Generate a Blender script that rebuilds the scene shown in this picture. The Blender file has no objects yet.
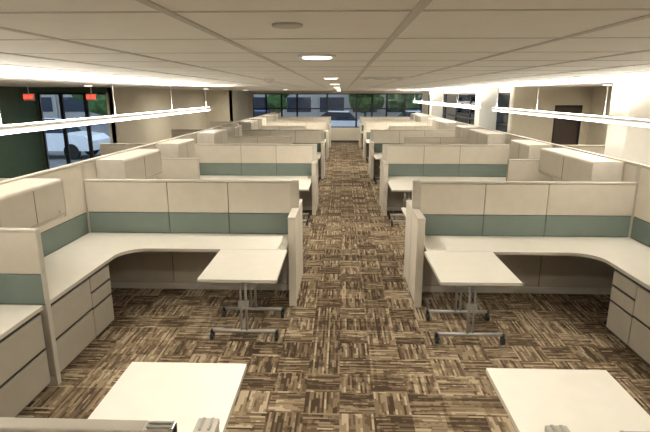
import bpy, bmesh, math, random
from mathutils import Vector, Matrix
random.seed(4)
S=bpy.context.scene
S.view_settings.view_transform='Standard'
S.view_settings.look='None'

# ------------------------------------------------------------ materials
def nt(name):
    m=bpy.data.materials.new(name); m.use_nodes=True
    t=m.node_tree; b=t.nodes['Principled BSDF']
    return m,t,b
def simple(name,col,rough=.6,metal=0,var=.06,scale=8,bump=0,bscale=300,spec=.3):
    m,t,b=nt(name)
    n=t.nodes.new('ShaderNodeTexNoise'); n.inputs['Scale'].default_value=scale; n.inputs['Detail'].default_value=3
    tc=t.nodes.new('ShaderNodeTexCoord'); t.links.new(tc.outputs['Object'],n.inputs['Vector'])
    r=t.nodes.new('ShaderNodeValToRGB')
    r.color_ramp.elements[0].position=.3; r.color_ramp.elements[1].position=.7
    r.color_ramp.elements[0].color=(*[c*(1-var) for c in col],1)
    r.color_ramp.elements[1].color=(*[min(1,c*(1+var)) for c in col],1)
    t.links.new(n.outputs['Fac'],r.inputs['Fac']); t.links.new(r.outputs['Color'],b.inputs['Base Color'])
    b.inputs['Roughness'].default_value=rough; b.inputs['Metallic'].default_value=metal
    b.inputs['Specular IOR Level'].default_value=spec
    if bump:
        n2=t.nodes.new('ShaderNodeTexNoise'); n2.inputs['Scale'].default_value=bscale
        t.links.new(tc.outputs['Object'],n2.inputs['Vector'])
        bp=t.nodes.new('ShaderNodeBump'); bp.inputs['Strength'].default_value=bump; bp.inputs['Distance'].default_value=.002
        t.links.new(n2.outputs['Fac'],bp.inputs['Height']); t.links.new(bp.outputs['Normal'],b.inputs['Normal'])
    return m
def emit(name,col,s):
    m,t,b=nt(name)
    b.inputs['Base Color'].default_value=(*col,1)
    b.inputs['Emission Color'].default_value=(*col,1); b.inputs['Emission Strength'].default_value=s
    return m
M={}
M['fabric']=simple('fabric_beige',(.60,.55,.465),.9,var=.03,bump=.3)
M['teal']=simple('fabric_teal',(.135,.168,.145),.9,var=.03,bump=.3)
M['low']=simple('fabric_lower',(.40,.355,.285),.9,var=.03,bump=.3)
M['trim']=simple('panel_trim',(.49,.455,.39),.45)
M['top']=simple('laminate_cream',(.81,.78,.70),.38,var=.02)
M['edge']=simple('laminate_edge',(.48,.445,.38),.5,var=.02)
M['steel']=simple('painted_steel',(.39,.355,.29),.45,var=.03)
M['binm']=simple('bin_paint',(.53,.49,.41),.4,var=.03)
M['metal']=simple('silver_leg',(.42,.42,.41),.35,metal=.6)
M['black']=simple('black_rubber',(.015,.015,.015),.5)
M['dark']=simple('dark_gap',(.04,.035,.03),.8)
M['plinth']=simple('plinth_dark',(.08,.065,.055),.7)
M['wall']=simple('wall_paint_cream',(.62,.57,.46),.85,var=.02)
M['white']=simple('wall_paint_white',(.80,.78,.72),.8,var=.02)
M['green']=simple('wall_paint_green',(.06,.10,.065),.8,var=.05)
M['tile']=simple('ceiling_tile',(.86,.845,.81),.95,var=.015,bump=.2,bscale=120)
M['tbar']=simple('ceiling_tbar',(.58,.56,.52),.6,var=.02)
M['frame']=simple('window_frame_dark',(.02,.02,.025),.5)
M['fixture']=simple('fixture_white',(.75,.75,.74),.35)
M['side']=emit('lamp_side_diffuser',(1,.96,.9),.9)
M['up']=emit('lamp_uplight',(1,.93,.82),105)
M['down']=emit('lamp_diffuser',(1,.95,.86),12)
M['lens']=emit('downlight_lens',(1,.90,.74),8)
M['exitface']=simple('exit_sign_body',(.75,.72,.7),.5)
M['red']=emit('exit_red',(1,.06,.03),2.5)
M['asphalt']=simple('asphalt',(.20,.20,.20),.9,var=.2,scale=2)
M['stone']=simple('building_stone',(.42,.40,.37),.9,var=.1,scale=1)
M['bglass']=simple('building_glass',(.03,.04,.06),.2,var=.2)
M['leaf']=simple('leaves',(.06,.12,.035),.9,var=.5,scale=5)
M['bark']=simple('bark',(.08,.05,.03),.9)
M['door']=simple('door_dark',(.06,.045,.035),.5)
M['carw']=simple('car_paint_white',(.85,.87,.9),.25)
M['carb']=simple('car_paint_blue',(.10,.18,.38),.25)
m,t,b=nt('window_glass'); t.nodes.remove(b)
o=t.nodes['Material Output']; tr=t.nodes.new('ShaderNodeBsdfTransparent'); tr.inputs[0].default_value=(.74,.79,.84,1)
gl=t.nodes.new('ShaderNodeBsdfGlossy'); gl.inputs['Roughness'].default_value=.02
fr=t.nodes.new('ShaderNodeFresnel'); fr.inputs['IOR'].default_value=1.5
mx=t.nodes.new('ShaderNodeMixShader'); t.links.new(fr.outputs[0],mx.inputs[0]); t.links.new(tr.outputs[0],mx.inputs[1]); t.links.new(gl.outputs[0],mx.inputs[2]); t.links.new(mx.outputs[0],o.inputs[0])
M['glass']=m
# carpet: quarter-turned woven tiles, streaks along the tile plus fainter cross threads
m,t,b=nt('carpet_tile_pattern'); L=t.links.new
def mth(op,a,bv=None):
    n=t.nodes.new('ShaderNodeMath'); n.operation=op
    for i,v in enumerate((a,bv)):
        if v is None: continue
        if isinstance(v,(int,float)): n.inputs[i].default_value=v
        else: L(v,n.inputs[i])
    return n.outputs[0]
geo=t.nodes.new('ShaderNodeNewGeometry'); sp=t.nodes.new('ShaderNodeSeparateXYZ'); L(geo.outputs['Position'],sp.inputs[0])
x,y=sp.outputs[0],sp.outputs[1]
def comb(a,b_,c=0.0):
    n=t.nodes.new('ShaderNodeCombineXYZ')
    for i,v in enumerate((a,b_,c)):
        if isinstance(v,(int,float)): n.inputs[i].default_value=v
        else: L(v,n.inputs[i])
    return n.outputs[0]
def wn(vec):
    n=t.nodes.new('ShaderNodeTexWhiteNoise'); L(vec,n.inputs['Vector']); return n.outputs['Value']
T=.28
bx=mth('FLOOR',mth('DIVIDE',x,T)); by=mth('FLOOR',mth('DIVIDE',y,T))
par=mth('MODULO',mth('ABSOLUTE',mth('ADD',bx,by)),2)
flip=mth('GREATER_THAN',wn(comb(bx,by,7.3)),.9)
par=mth('ABSOLUTE',mth('SUBTRACT',par,flip))
def stripes(a,b_,off):
    row=mth('FLOOR',mth('DIVIDE',b_,.0175))
    sh=mth('MULTIPLY',wn(comb(row,off,1.0)),.3)
    col=mth('FLOOR',mth('DIVIDE',mth('ADD',a,sh),.12))
    v1=wn(comb(row,col,off)); v2=wn(comb(row,off,5.5))
    crow=mth('FLOOR',mth('DIVIDE',a,.03)); cr=wn(comb(crow,off,8.8))
    return mth('ADD',mth('ADD',mth('MULTIPLY',v1,.46),mth('MULTIPLY',v2,.42)),mth('MULTIPLY',cr,.12))
sa=stripes(x,y,3.1); sb=stripes(y,x,9.7)
mixn=t.nodes.new('ShaderNodeMix'); mixn.data_type='FLOAT'; L(par,mixn.inputs[0]); L(sa,mixn.inputs[2]); L(sb,mixn.inputs[3])
bt=mth('MULTIPLY',mth('SUBTRACT',wn(comb(bx,by,2.2)),.5),.30)
# slight tone step between the two lay directions
val=mth('ADD',mth('ADD',mixn.outputs[0],bt),mth('MULTIPLY',mth('SUBTRACT',par,.5),.07))
r=t.nodes.new('ShaderNodeValToRGB'); r.color_ramp.interpolation='CONSTANT'
cols=[(0,(.050,.034,.021)),(.30,(.095,.067,.041)),(.44,(.16,.118,.074)),(.58,(.225,.173,.113)),(.74,(.36,.295,.205))]
e=r.color_ramp.elements
e[0].position=0; e[0].color=(*cols[0][1],1); e[1].position=cols[1][0]; e[1].color=(*cols[1][1],1)
for p,c in cols[2:]:
    q=e.new(p); q.color=(*c,1)
L(val,r.inputs[0]); L(r.outputs[0],b.inputs['Base Color']); b.inputs['Roughness'].default_value=.98; b.inputs['Specular IOR Level'].default_value=.1
M['carpet']=m

# ------------------------------------------------------------ mesh builder
class MB:
    def __init__(s,ox=0,oy=0,sx=1,sy=1):
        s.bm=bmesh.new(); s.mats=[]; s.ox,s.oy,s.sx,s.sy=ox,oy,sx,sy
    def mi(s,k):
        if k not in s.mats: s.mats.append(k)
        return s.mats.index(k)
    def P(s,p): return Vector((s.ox+s.sx*p[0],s.oy+s.sy*p[1],p[2]))
    def box(s,x0,x1,y0,y1,z0,z1,k,bev=0):
        a=s.P((x0,y0,z0)); b=s.P((x1,y1,z1))
        lo=[min(a[i],b[i]) for i in range(3)]; hi=[max(a[i],b[i]) for i in range(3)]
        mat=Matrix.Translation([(lo[i]+hi[i])/2 for i in range(3)])@Matrix.Diagonal([hi[i]-lo[i] for i in range(3)]+[1])
        r=bmesh.ops.create_cube(s.bm,size=1,matrix=mat); vs=r['verts']
        fs={f for v in vs for f in v.link_faces}; mi=s.mi(k)
        for f in fs: f.material_index=mi
        if bev:
            es={e for v in vs for e in v.link_edges}
            r=bmesh.ops.bevel(s.bm,geom=list(es),offset=bev,segments=2,affect='EDGES',profile=.5)
            for f in r['faces']: f.material_index=mi
    def prism(s,pts,axis,a0,a1,k):
        def mk(p,a): return s.P((p[0],p[1],a)) if axis=='z' else s.P((p[0],a,p[1]))
        v0=[s.bm.verts.new(mk(p,a0)) for p in pts]; v1=[s.bm.verts.new(mk(p,a1)) for p in pts]
        mi=s.mi(k); fs=[s.bm.faces.new(v0),s.bm.faces.new(v1)]
        n=len(pts)
        for i in range(n): fs.append(s.bm.faces.new((v0[i],v0[(i+1)%n],v1[(i+1)%n],v1[i])))
        for f in fs: f.material_index=mi
        bmesh.ops.recalc_face_normals(s.bm,faces=fs)
    def cyl(s,p0,p1,r,k,seg=12,r2=None):
        a=s.P(p0); b=s.P(p1); d=b-a
        q=d.to_track_quat('Z','Y').to_matrix().to_4x4()
        rr=bmesh.ops.create_cone(s.bm,cap_ends=True,segments=seg,radius1=r,radius2=r if r2 is None else r2,depth=d.length,matrix=Matrix.Translation((a+b)/2)@q)
        mi=s.mi(k)
        for f in {f for v in rr['verts'] for f in v.link_faces}:
            f.material_index=mi; f.smooth=len(f.verts)==4
    def done(s,name,parent=None):
        me=bpy.data.meshes.new(name); s.bm.to_mesh(me); s.bm.free()
        for k in s.mats: me.materials.append(M[k])
        o=bpy.data.objects.new(name,me); S.collection.objects.link(o)
        if parent: o.parent=parent
        return o

# ------------------------------------------------------------ dimensions
H=2.4; C=2.6
LX,RX=-.51,.855; U=2.64; DD=.735
BACKS=[1.315,5.85,10.35,14.85,19.35,23.85]
PH=1.405; SH=1.62; WH=1.07

def panel(mb,axis,a0s,c,zt,bands,th=.05):
    def bx(a0,a1,c0,c1,z0,z1,k,bev=0):
        if axis=='u': mb.box(a0,a1,c0,c1,z0,z1,k,bev)
        else: mb.box(c0,c1,a0,a1,z0,z1,k,bev)
    h=th/2
    bx(a0s[0],a0s[-1],c-h+.012,c+h-.012,.02,zt-.03,'dark')
    bx(a0s[0],a0s[-1],c-h+.004,c+h-.004,.0,.085,'trim')
    bx(a0s[0],a0s[-1],c-h-.003,c+h+.003,zt-.028,zt,'trim',.006)
    for i in range(len(a0s)-1):
        a,b=a0s[i]+.004,a0s[i+1]-.004
        for (z0,z1,k) in bands:
            bx(a,b,c-h,c-h+.014,z0,z1-.004,k,.004)
            bx(a,b,c+h-.014,c+h,z0,z1-.004,k,.004)
    for a,b in ((a0s[0],a0s[0]+.012),(a0s[-1]-.012,a0s[-1])):
        bx(a,b,c-h-.001,c+h+.001,.0,zt-.01,'trim')
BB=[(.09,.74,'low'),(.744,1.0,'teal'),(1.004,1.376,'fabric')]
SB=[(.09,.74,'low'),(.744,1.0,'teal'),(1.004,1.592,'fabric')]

def side(name): return (LX,-1) if name=='l' else (RX,1)
for s_ in 'lr':
    X0,sg=side(s_)
    for n,B in enumerate(BACKS):
        mb=MB(X0,B,sg,1)
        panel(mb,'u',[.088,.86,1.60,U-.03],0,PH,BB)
        mb.box(.0,.088,-.025,.025,WH+.002,PH-.001,'trim',.004)
        for q in (-.014,.006): mb.box(.002,.082,q,q+.008,PH-.002,PH+.005,'metal')
        mb.box(.0,.01,-.02,.02,PH-.06,PH+.004,'metal',.002)
        mb.box(.012,.073,-.49,.49,.0,WH-.02,'dark')
        for c0,c1 in ((-.488,-.032),(.032,.488)):
            mb.box(.0,.014,c0,c1,.05,WH-.03,'fabric',.004); mb.box(.071,.085,c0,c1,.05,WH-.03,'fabric',.004)
        mb.box(-.001,.086,-.03,.03,0,WH-.03,'trim')
        for c0,c1 in ((-.5,-.486),(.486,.5)): mb.box(.0,.085,c0,c1,.0,WH-.02,'fabric',.004)
        mb.box(-.003,.088,-.502,.502,WH-.03,WH,'trim',.006)
        for q in (.018,.055): mb.box(q,q+.012,.42,.496,WH-.002,WH+.005,'metal')
        mb.done('cubicle_partition')
    for j in range(5):
        a,b=BACKS[j],BACKS[j+1]
        mb=MB(X0,0,sg,1)
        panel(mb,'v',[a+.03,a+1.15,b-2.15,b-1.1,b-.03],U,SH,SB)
        mb.box(U-.028,U+.028,b-.03,b+.03,0,SH-.001,'trim')
        if j==0: mb.box(U-.028,U+.028,a-.03,a+.03,0,SH-.001,'trim')
        mb.done('cubicle_partition')
        mb=MB(X0,0,sg,1)
        if j<2: segs=[U-.76,U-.03]
        else: segs=[U-1.9,U-1.0,U-.03]
        panel(mb,'u',segs,b-2.165,PH-.03,[(z0,min(z1,PH-.055),k) for z0,z1,k in BB])
        mb.done('cubicle_partition')

def desk(X0,sg,B,sv,vend):
    mb=MB(X0,B,sg,sv)
    o=U-.034; i=U-DD; f=.655 if sv<0 else .545; R=.28
    pts=[(.095,.034),(o,.034),(o,vend),(i,vend),(i,f+R)]
    for k in range(1,9):
        a=math.pi/2*k/8
        pts.append((i-R+R*math.cos(a), f+R-R*math.sin(a)))
    pts.append((.095,f))
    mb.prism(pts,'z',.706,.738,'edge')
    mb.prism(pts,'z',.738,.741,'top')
    for u in (.14,.85,1.58): mb.box(u,u+.02,.036,.45,.66,.705,'steel')
    return mb.done('l_shaped_desk')
def drawer_unit(X0,sg,B,sv,v0,v1,splits,name):
    mb=MB(X0,B,sg,sv)
    u0=U-DD+.015; u1=U-.05
    mb.box(u0+.02,u1,v0,v1,.045,.70,'steel',.004)
    mb.box(u0+.05,u1-.02,v0+.01,v1-.01,0,.046,'plinth')
    zs=splits
    for a,b in zip(zs[:-1],zs[1:]):
        mb.box(u0,u0+.022,v0+.004,v1-.004,a+.004,b-.022,'steel',.004)
        mb.box(u0+.008,u0+.022,v0+.004,v1-.004,b-.021,b-.004,'dark')
        mb.box(u0-.004,u0+.006,v0+.012,v1-.012,b-.034,b-.022,'steel',.002)
    mb.cyl((u0-.003,v1-.05,zs[-1]-.05),(u0+.01,v1-.05,zs[-1]-.05),.01,'metal')
    return mb.done(name)
def bin_(X0,sg,B,sv,v0,v1):
    mb=MB(X0,B,sg,sv)
    ub=U-.032; uf=U-.40; z0,z1=1.22,1.60; R=.035
    pts=[(ub,z0),(ub,z1)]
    for k in range(0,7):
        a=math.pi/2*k/6
        pts.append((uf+R-R*math.sin(a), z1-R+R*math.cos(a)))
    pts.append((uf,z0+.02)); pts.append((uf+.02,z0))
    mb.prism(pts,'y',v0+.012,v1-.012,'binm')
    big=[(p[0]-.004 if p[0]<ub else p[0],p[1]+(.004 if p[1]>1.4 else -.004)) for p in pts]
    mb.prism(big,'y',v0,v0+.012,'trim'); mb.prism(big,'y',v1-.012,v1,'trim')
    mb.box(uf-.006,uf+.002,v0+.014,v1-.014,z0+.03,z0+.045,'steel')
    mb.box(uf-.003,uf+.001,(v0+v1)/2-.002,(v0+v1)/2+.002,z0+.02,z1-R,'dark')
    mb.cyl((uf-.006,v0+.12,z0+.07),(uf,v0+.12,z0+.07),.012,'metal')
    return mb.done('overhead_storage_bin')
def table(X0,sg,B,sv):
    sh=0 if sv<0 else -.085
    mb=MB(X0,B+sh,sg,sv)
    u0,u1=(.08,.82) if sg<0 else (.06,.80); v0,v1=.662,1.58
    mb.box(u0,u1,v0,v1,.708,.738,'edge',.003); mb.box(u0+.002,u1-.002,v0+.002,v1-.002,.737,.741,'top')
    um=(u0+u1)/2
    for v in (.80,1.33):
        for du in (-.026,.026): mb.cyl((um+du,v,.10),(um+du,v,.70),.014 if du<0 else .011,'metal')
        mb.box(um-.05,um+.05,v-.02,v+.02,.36,.42,'metal',.004)
        mb.cyl((u0+.05,v,.098),(u1-.05,v,.098),.017,'metal')
        mb.box(u0+.08,u1-.08,v-.02,v+.02,.69,.708,'metal')
        for u in (u0+.045,u1-.045):
            mb.cyl((u,v,.06),(u,v,.112),.019,'black')
            mb.cyl((u-.016,v+.015,.034),(u+.016,v+.015,.034),.034,'black',16)
            mb.box(u-.022,u+.022,v-.02,v+.03,.045,.068,'black',.004)
    mb.box(um-.016,um+.016,.80,1.33,.60,.64,'metal')
    return mb.done('rolling_table')

for s_ in 'lr':
    X0,sg=side(s_)
    for j in range(5):
        for B,sv in ((BACKS[j+1],-1),(BACKS[j],1)):
            vend=2.125 if sv<0 else (BACKS[j+1]-2.165-.04-BACKS[j])
            desk(X0,sg,B,sv,vend)
            drawer_unit(X0,sg,B,sv,vend-.70,vend-.01,[.05,.37,.69],'lateral_file_cabinet')
            drawer_unit(X0,sg,B,sv,vend-1.11,vend-.705,[.05,.36,.525,.69],'file_pedestal')
            table(X0,sg,B,sv)
            if sv<0: bin_(X0,sg,B,sv,1.12,2.08)
            else: bin_(X0,sg,B,sv,.30,1.60 if s_=='l' else 1.95)
    for B in (BACKS[1:5] if s_=='l' else BACKS[1:3]):
        mb=MB(X0,B,sg,1); panel(mb,'u',[U+.03,U+1.1,U+1.95],0,PH,BB); mb.done('cubicle_partition')

# ------------------------------------------------------------ room shell
YN=-3.0; YF=26.0; YM=13.0
mb=MB(); mb.box(-8.1,6.4,YN,YM,-.1,0,'carpet'); mb.box(-6.1,4.45,YM,YF+.1,-.1,0,'carpet'); mb.done('floor')
mb=MB(); mb.box(-8.1,6.4,YN,YM+.12,C,C+.1,'tile'); mb.box(-6.1,4.45,YM+.12,YF+.1,C,C+.1,'tile'); mb.done('ceiling')
mb=MB()
k=-13
while -.43+k*.61<6.3:
    xx=-.43+k*.61
    if xx>-7.9:
        y1=YF if -5.9<xx<4.3 else YM
        mb.box(xx-.012,xx+.012,YN,y1,C-.004,C,'tbar')
    k+=1
k=-6
while .68+k*.61<YF:
    yy=.68+k*.61
    if yy>YN:
        a,b=(-8,6.3) if yy<YM else (-6,4.35)
        mb.box(a,b,yy-.008,yy+.008,C-.002,C,'tbar')
    k+=1
mb.done('trim_ceiling_grid')

WN=[0]
def wall(name,axis,c,a0,a1,ops,k,th=.12,out=1):
    mb=MB(); c0,c1=sorted((c,c+out*th))
    def bx(m,p,q,z0,z1,kk,d0=c0,d1=c1):
        if q-p<1e-4 or z1-z0<1e-4: return
        if axis=='x': m.box(p,q,d0,d1,z0,z1,kk)
        else: m.box(d0,d1,p,q,z0,z1,kk)
    cur=a0
    for (p,q,z0,z1,kind,nm,trs) in sorted(ops):
        bx(mb,cur,p,0,C,k); bx(mb,p,q,0,z0,k); bx(mb,p,q,z1,C,k); cur=q
        w=MB(); cm=(c0+c1)/2; f=.03
        for (p0,q0,za,zb) in ((p,q,z0,z0+.05),(p,q,z1-.05,z1),(p,p+.05,z0,z1),(q-.05,q,z0,z1)):
            bx(w,p0,q0,za,zb,'frame',cm-f,cm+f)
        for mlt in nm: bx(w,mlt-.045,mlt+.045,z0,z1,'frame',cm-f,cm+f)
        for z in trs: bx(w,p,q,z-.03,z+.03,'frame',cm-f,cm+f)
        bx(w,p+.05,q-.05,z0+.05,z1-.05,'glass' if kind=='window' else 'door',cm-.004,cm+.004)
        if kind=='door':
            bx(w,p+.06,p+.09,.98,1.02,'metal',c+.005,c+.05)
        WN[0]+=1; w.done(f'{kind}_{WN[0]}')
    bx(mb,cur,a1,0,C,k); o=mb.done(name)
    b=MB(); d0,d1=sorted((c,c-out*.012)); cur=a0
    for (p,q,z0,z1,kind,nm,trs) in sorted(ops):
        if z0<.05: bx(b,cur,p,0,.1,'plinth',d0,d1); cur=q
    bx(b,cur,a1,0,.1,'plinth',d0,d1); b.done('baseboard_'+name[5:])
    return o
wall('wall_far','x',YF,-4.8,4.35,[(-4.6,4.1,.76,2.48,'window',[-3.9,-3.1,-2.3,-.75,.75,1.55,2.3,3.2],[1.72])],'wall')
wall('wall_left_far','y',-4.8,22.0,YF,[],'wall',out=-1)
wall('wall_left_return','x',22.0,-6.0,-4.8,[],'wall')
wall('wall_left_mid','y',-6.0,YM,22.0,[],'wall',out=-1)
wall('wall_left_window','x',YM,-8.0,-6.0,[(-7.95,-6.06,.35,2.46,'window',[-7.35,-6.7],[1.75])],'green')
wall('wall_left','y',-8.0,YN,YM,[],'green',out=-1)
wall('wall_right_window','y',4.35,YM+.12,YF,[(13.3,25.8,.78,2.46,'window',[15.4,17.5,19.6,21.7,23.8],[1.62])],'white',out=1)
wall('wall_right_return','x',YM,4.35,6.3,[(5.4,6.1,.0,2.15,'door',[],[])],'wall')
wall('wall_right','y',6.3,YN,YM,[],'wall',out=1)
wall('wall_near','x',YN,-8.0,6.3,[],'wall',out=-1)
for yy in (7.15,14.5,22.1):
    mb=MB(); mb.box(3.85,4.34,yy-.25,yy+.25,0,C-.007,'white',.01); mb.box(3.84,4.345,yy-.26,yy+.26,0,.1,'plinth'); mb.done('structural_column')

# ------------------------------------------------------------ pendants
def pendant(x,y0,y1,z=2.075):
    mb=MB(); w=.065
    mb.prism([(x-w,z+.03),(x-w*.75,z-.02),(x+w*.75,z-.02),(x+w,z+.03)],'y',y0,y1,'side')
    mb.box(x-w*.7,x+w*.7,y0+.02,y1-.02,z-.026,z-.019,'down')
    mb.box(x-w*.8,x+w*.8,y0+.03,y1-.03,z+.029,z+.034,'up')
    mb.box(x-w-.006,x-w+.003,y0,y1,z+.02,z+.05,'fixture'); mb.box(x+w-.003,x+w+.006,y0,y1,z+.02,z+.05,'fixture')
    for yy in (y0,y1-.02): mb.box(x-w-.006,x+w+.006,yy,yy+.02,z-.03,z+.05,'fixture')
    n=max(2,round((y1-y0)/2.4)+1)
    for i in range(n):
        yy=y0+.15+(y1-y0-.3)*i/(n-1)
        mb.cyl((x,yy,z+.03),(x,yy,C-.005),.003,'metal',6); mb.cyl((x,yy,C-.02),(x,yy,C-.001),.03,'fixture',12)
    return mb.done('pendant_light')
pendant(-3.12,-2.7,11.7); pendant(3.47,-2.7,11.6); pendant(3.47,12.9,24.5,2.075)

def downlight(x,y,p):
    mb=MB(); mb.cyl((x,y,C-.012),(x,y,C-.001),.10,'fixture',24); mb.cyl((x,y,C-.016),(x,y,C-.011),.075,'lens',24); mb.done('recessed_downlight')
    l=bpy.data.lights.new('downlight_lamp','AREA'); l.shape='DISK'; l.size=.15; l.energy=p; l.color=(1,.92,.79); l.spread=math.radians(175)
    o=bpy.data.objects.new('downlight_lamp',l); o.location=(x,y,C-.02); S.collection.objects.link(o)
for yy in (-1.5,2.67,6.0,9.3,12.6,15.9,19.2,22.5,25): downlight(-.13,yy,38)
for xx,yy in ((-5.6,1),(-5.6,6),(-5.3,10.5),(-4.3,16),(-3.9,20.5),(5.2,1),(5.2,5),(5.2,10.2),(-2.0,18),(2.0,18)): downlight(xx,yy,50)  # extra downlights, added to brighten the outer strips and far bays
mb=MB(); mb.cyl((-.93,6.5,C-.035),(-.93,6.5,C-.001),.06,'fixture',20); mb.cyl((-.93,6.5,C-.045),(-.93,6.5,C-.035),.03,'trim',16); mb.done('smoke_detector')
mb=MB(); mb.cyl((-.16,1.52,C-.008),(-.16,1.52,C-.001),.045,'tbar',20); mb.done('ceiling_speaker')
mb=MB()
for i in range(4):
    r=.29-.065*i; mb.box(.48-r,.48+r,6.1-r,6.1+r,C-.010-.004*i,C-.003-.004*i,'fixture' if i%2==0 else 'tbar')
mb.done('air_diffuser')

def exit_sign(x,y):
    e=bpy.data.objects.new('exit_sign',None); e.location=(x,y,2.35); S.collection.objects.link(e)
    mb=MB(); mb.box(-.13,.13,-.025,.025,-.085,.085,'exitface',.005); mb.cyl((0,0,.08),(0,0,C-2.352),.012,'fixture'); mb.done('housing',e)
    c=bpy.data.curves.new('lettering','FONT'); c.body='EXIT'; c.size=.13; c.align_x='CENTER'; c.align_y='CENTER'; c.extrude=.003; c.offset=.003
    o=bpy.data.objects.new('lettering',c); o.data.materials.append(M['red']); o.rotation_euler=(math.pi/2,0,0); o.location=(0,-.029,0); o.parent=e; S.collection.objects.link(o)
exit_sign(-7.72,12.3); exit_sign(-6.4,12.8)  # second sign is a solid stand-in for a reflection in the glass

# ------------------------------------------------------------ outside
mb=MB(); mb.box(-60,60,YF+.2,90,-.25,-.15,'asphalt'); mb.box(-60,-8.2,YN,YF+.2,-.25,-.15,'asphalt'); mb.box(6.5,60,YN,YF+.2,-.25,-.15,'asphalt'); mb.done('ground')
mb=MB(); mb.box(-30,30,46,56,-.15,9,'stone')
for i in range(20):
    xx=-29+i*3
    mb.box(xx,xx+2.2,45.95,46.02,.9,2.2,'bglass'); mb.box(xx,xx+2.2,45.95,46.02,4.2,6.6,'bglass')
    mb.box(xx-.5,xx-.3,45.8,46.02,-.15,9,'stone')
mb.done('neighbouring_building')
def tree(x,y,h):
    mb=MB(); mb.cyl((x,y,-.15),(x,y,h*.5),.12,'bark',10,.07)
    for i in range(14):
        a=random.random()*6.28; rr=random.random()*h*.25; z=h*(.35+random.random()*.5)
        q=bmesh.ops.create_icosphere(mb.bm,subdivisions=2,radius=h*(.12+random.random()*.08),matrix=Matrix.Translation((x+rr*math.cos(a),y+rr*math.sin(a),z)))
        mi=mb.mi('leaf')
        for v in q['verts']: v.co+=Vector([random.uniform(-.06,.06)*h*.4 for _ in range(3)])
        for f in {f for v in q['verts'] for f in v.link_faces}: f.material_index=mi
    mb.done('tree')
for p in ((-9,36,4.5),(-5,40,4),(5,41,4.6),(10,30,4.5),(12,22,4.2),(9.5,17,3.6),(16,40,5),(-12,26,5),(-9,30,3.5),(2,43,4)): tree(*p)
def car(x,y,col):
    mb=MB(x,y,1,1)
    body=[(-2.1,.2),(2.1,.2),(2.15,.6),(1.9,.8),(1.0,.9),(-1.6,.92),(-2.1,.8)]
    cab=[(1.0,.9),(.45,1.38),(-.9,1.42),(-1.6,.92)]
    mb.prism(body,'y',-.85,.85,col); mb.prism(cab,'y',-.72,.72,'bglass')
    mb.box(-.9,.45,-.70,.70,1.39,1.44,col)
    for u in (-1.3,1.3):
        for v in (-.86,.70): mb.cyl((u,v,.17),(u,v+.16,.17),.32,'black',20)
    mb.done('parked_car')
car(0,31,'carw'); car(-5.2,32,'carb'); car(4.9,31.5,'carw'); car(-12.2,20.5,'carw')

w=bpy.data.worlds.new('world'); S.world=w; w.use_nodes=True
bg=w.node_tree.nodes['Background']; bg.inputs[0].default_value=(.72,.81,.92,1); bg.inputs[1].default_value=2.4

cd=bpy.data.cameras.new('camera'); cd.sensor_width=36; cd.lens=494/650*36; cd.clip_start=.02; cd.clip_end=300
co=bpy.data.objects.new('camera',cd); co.location=(0,0,H)
co.rotation_euler=(math.radians(90-13.76),0,math.radians(1.9)); S.collection.objects.link(co); S.camera=co
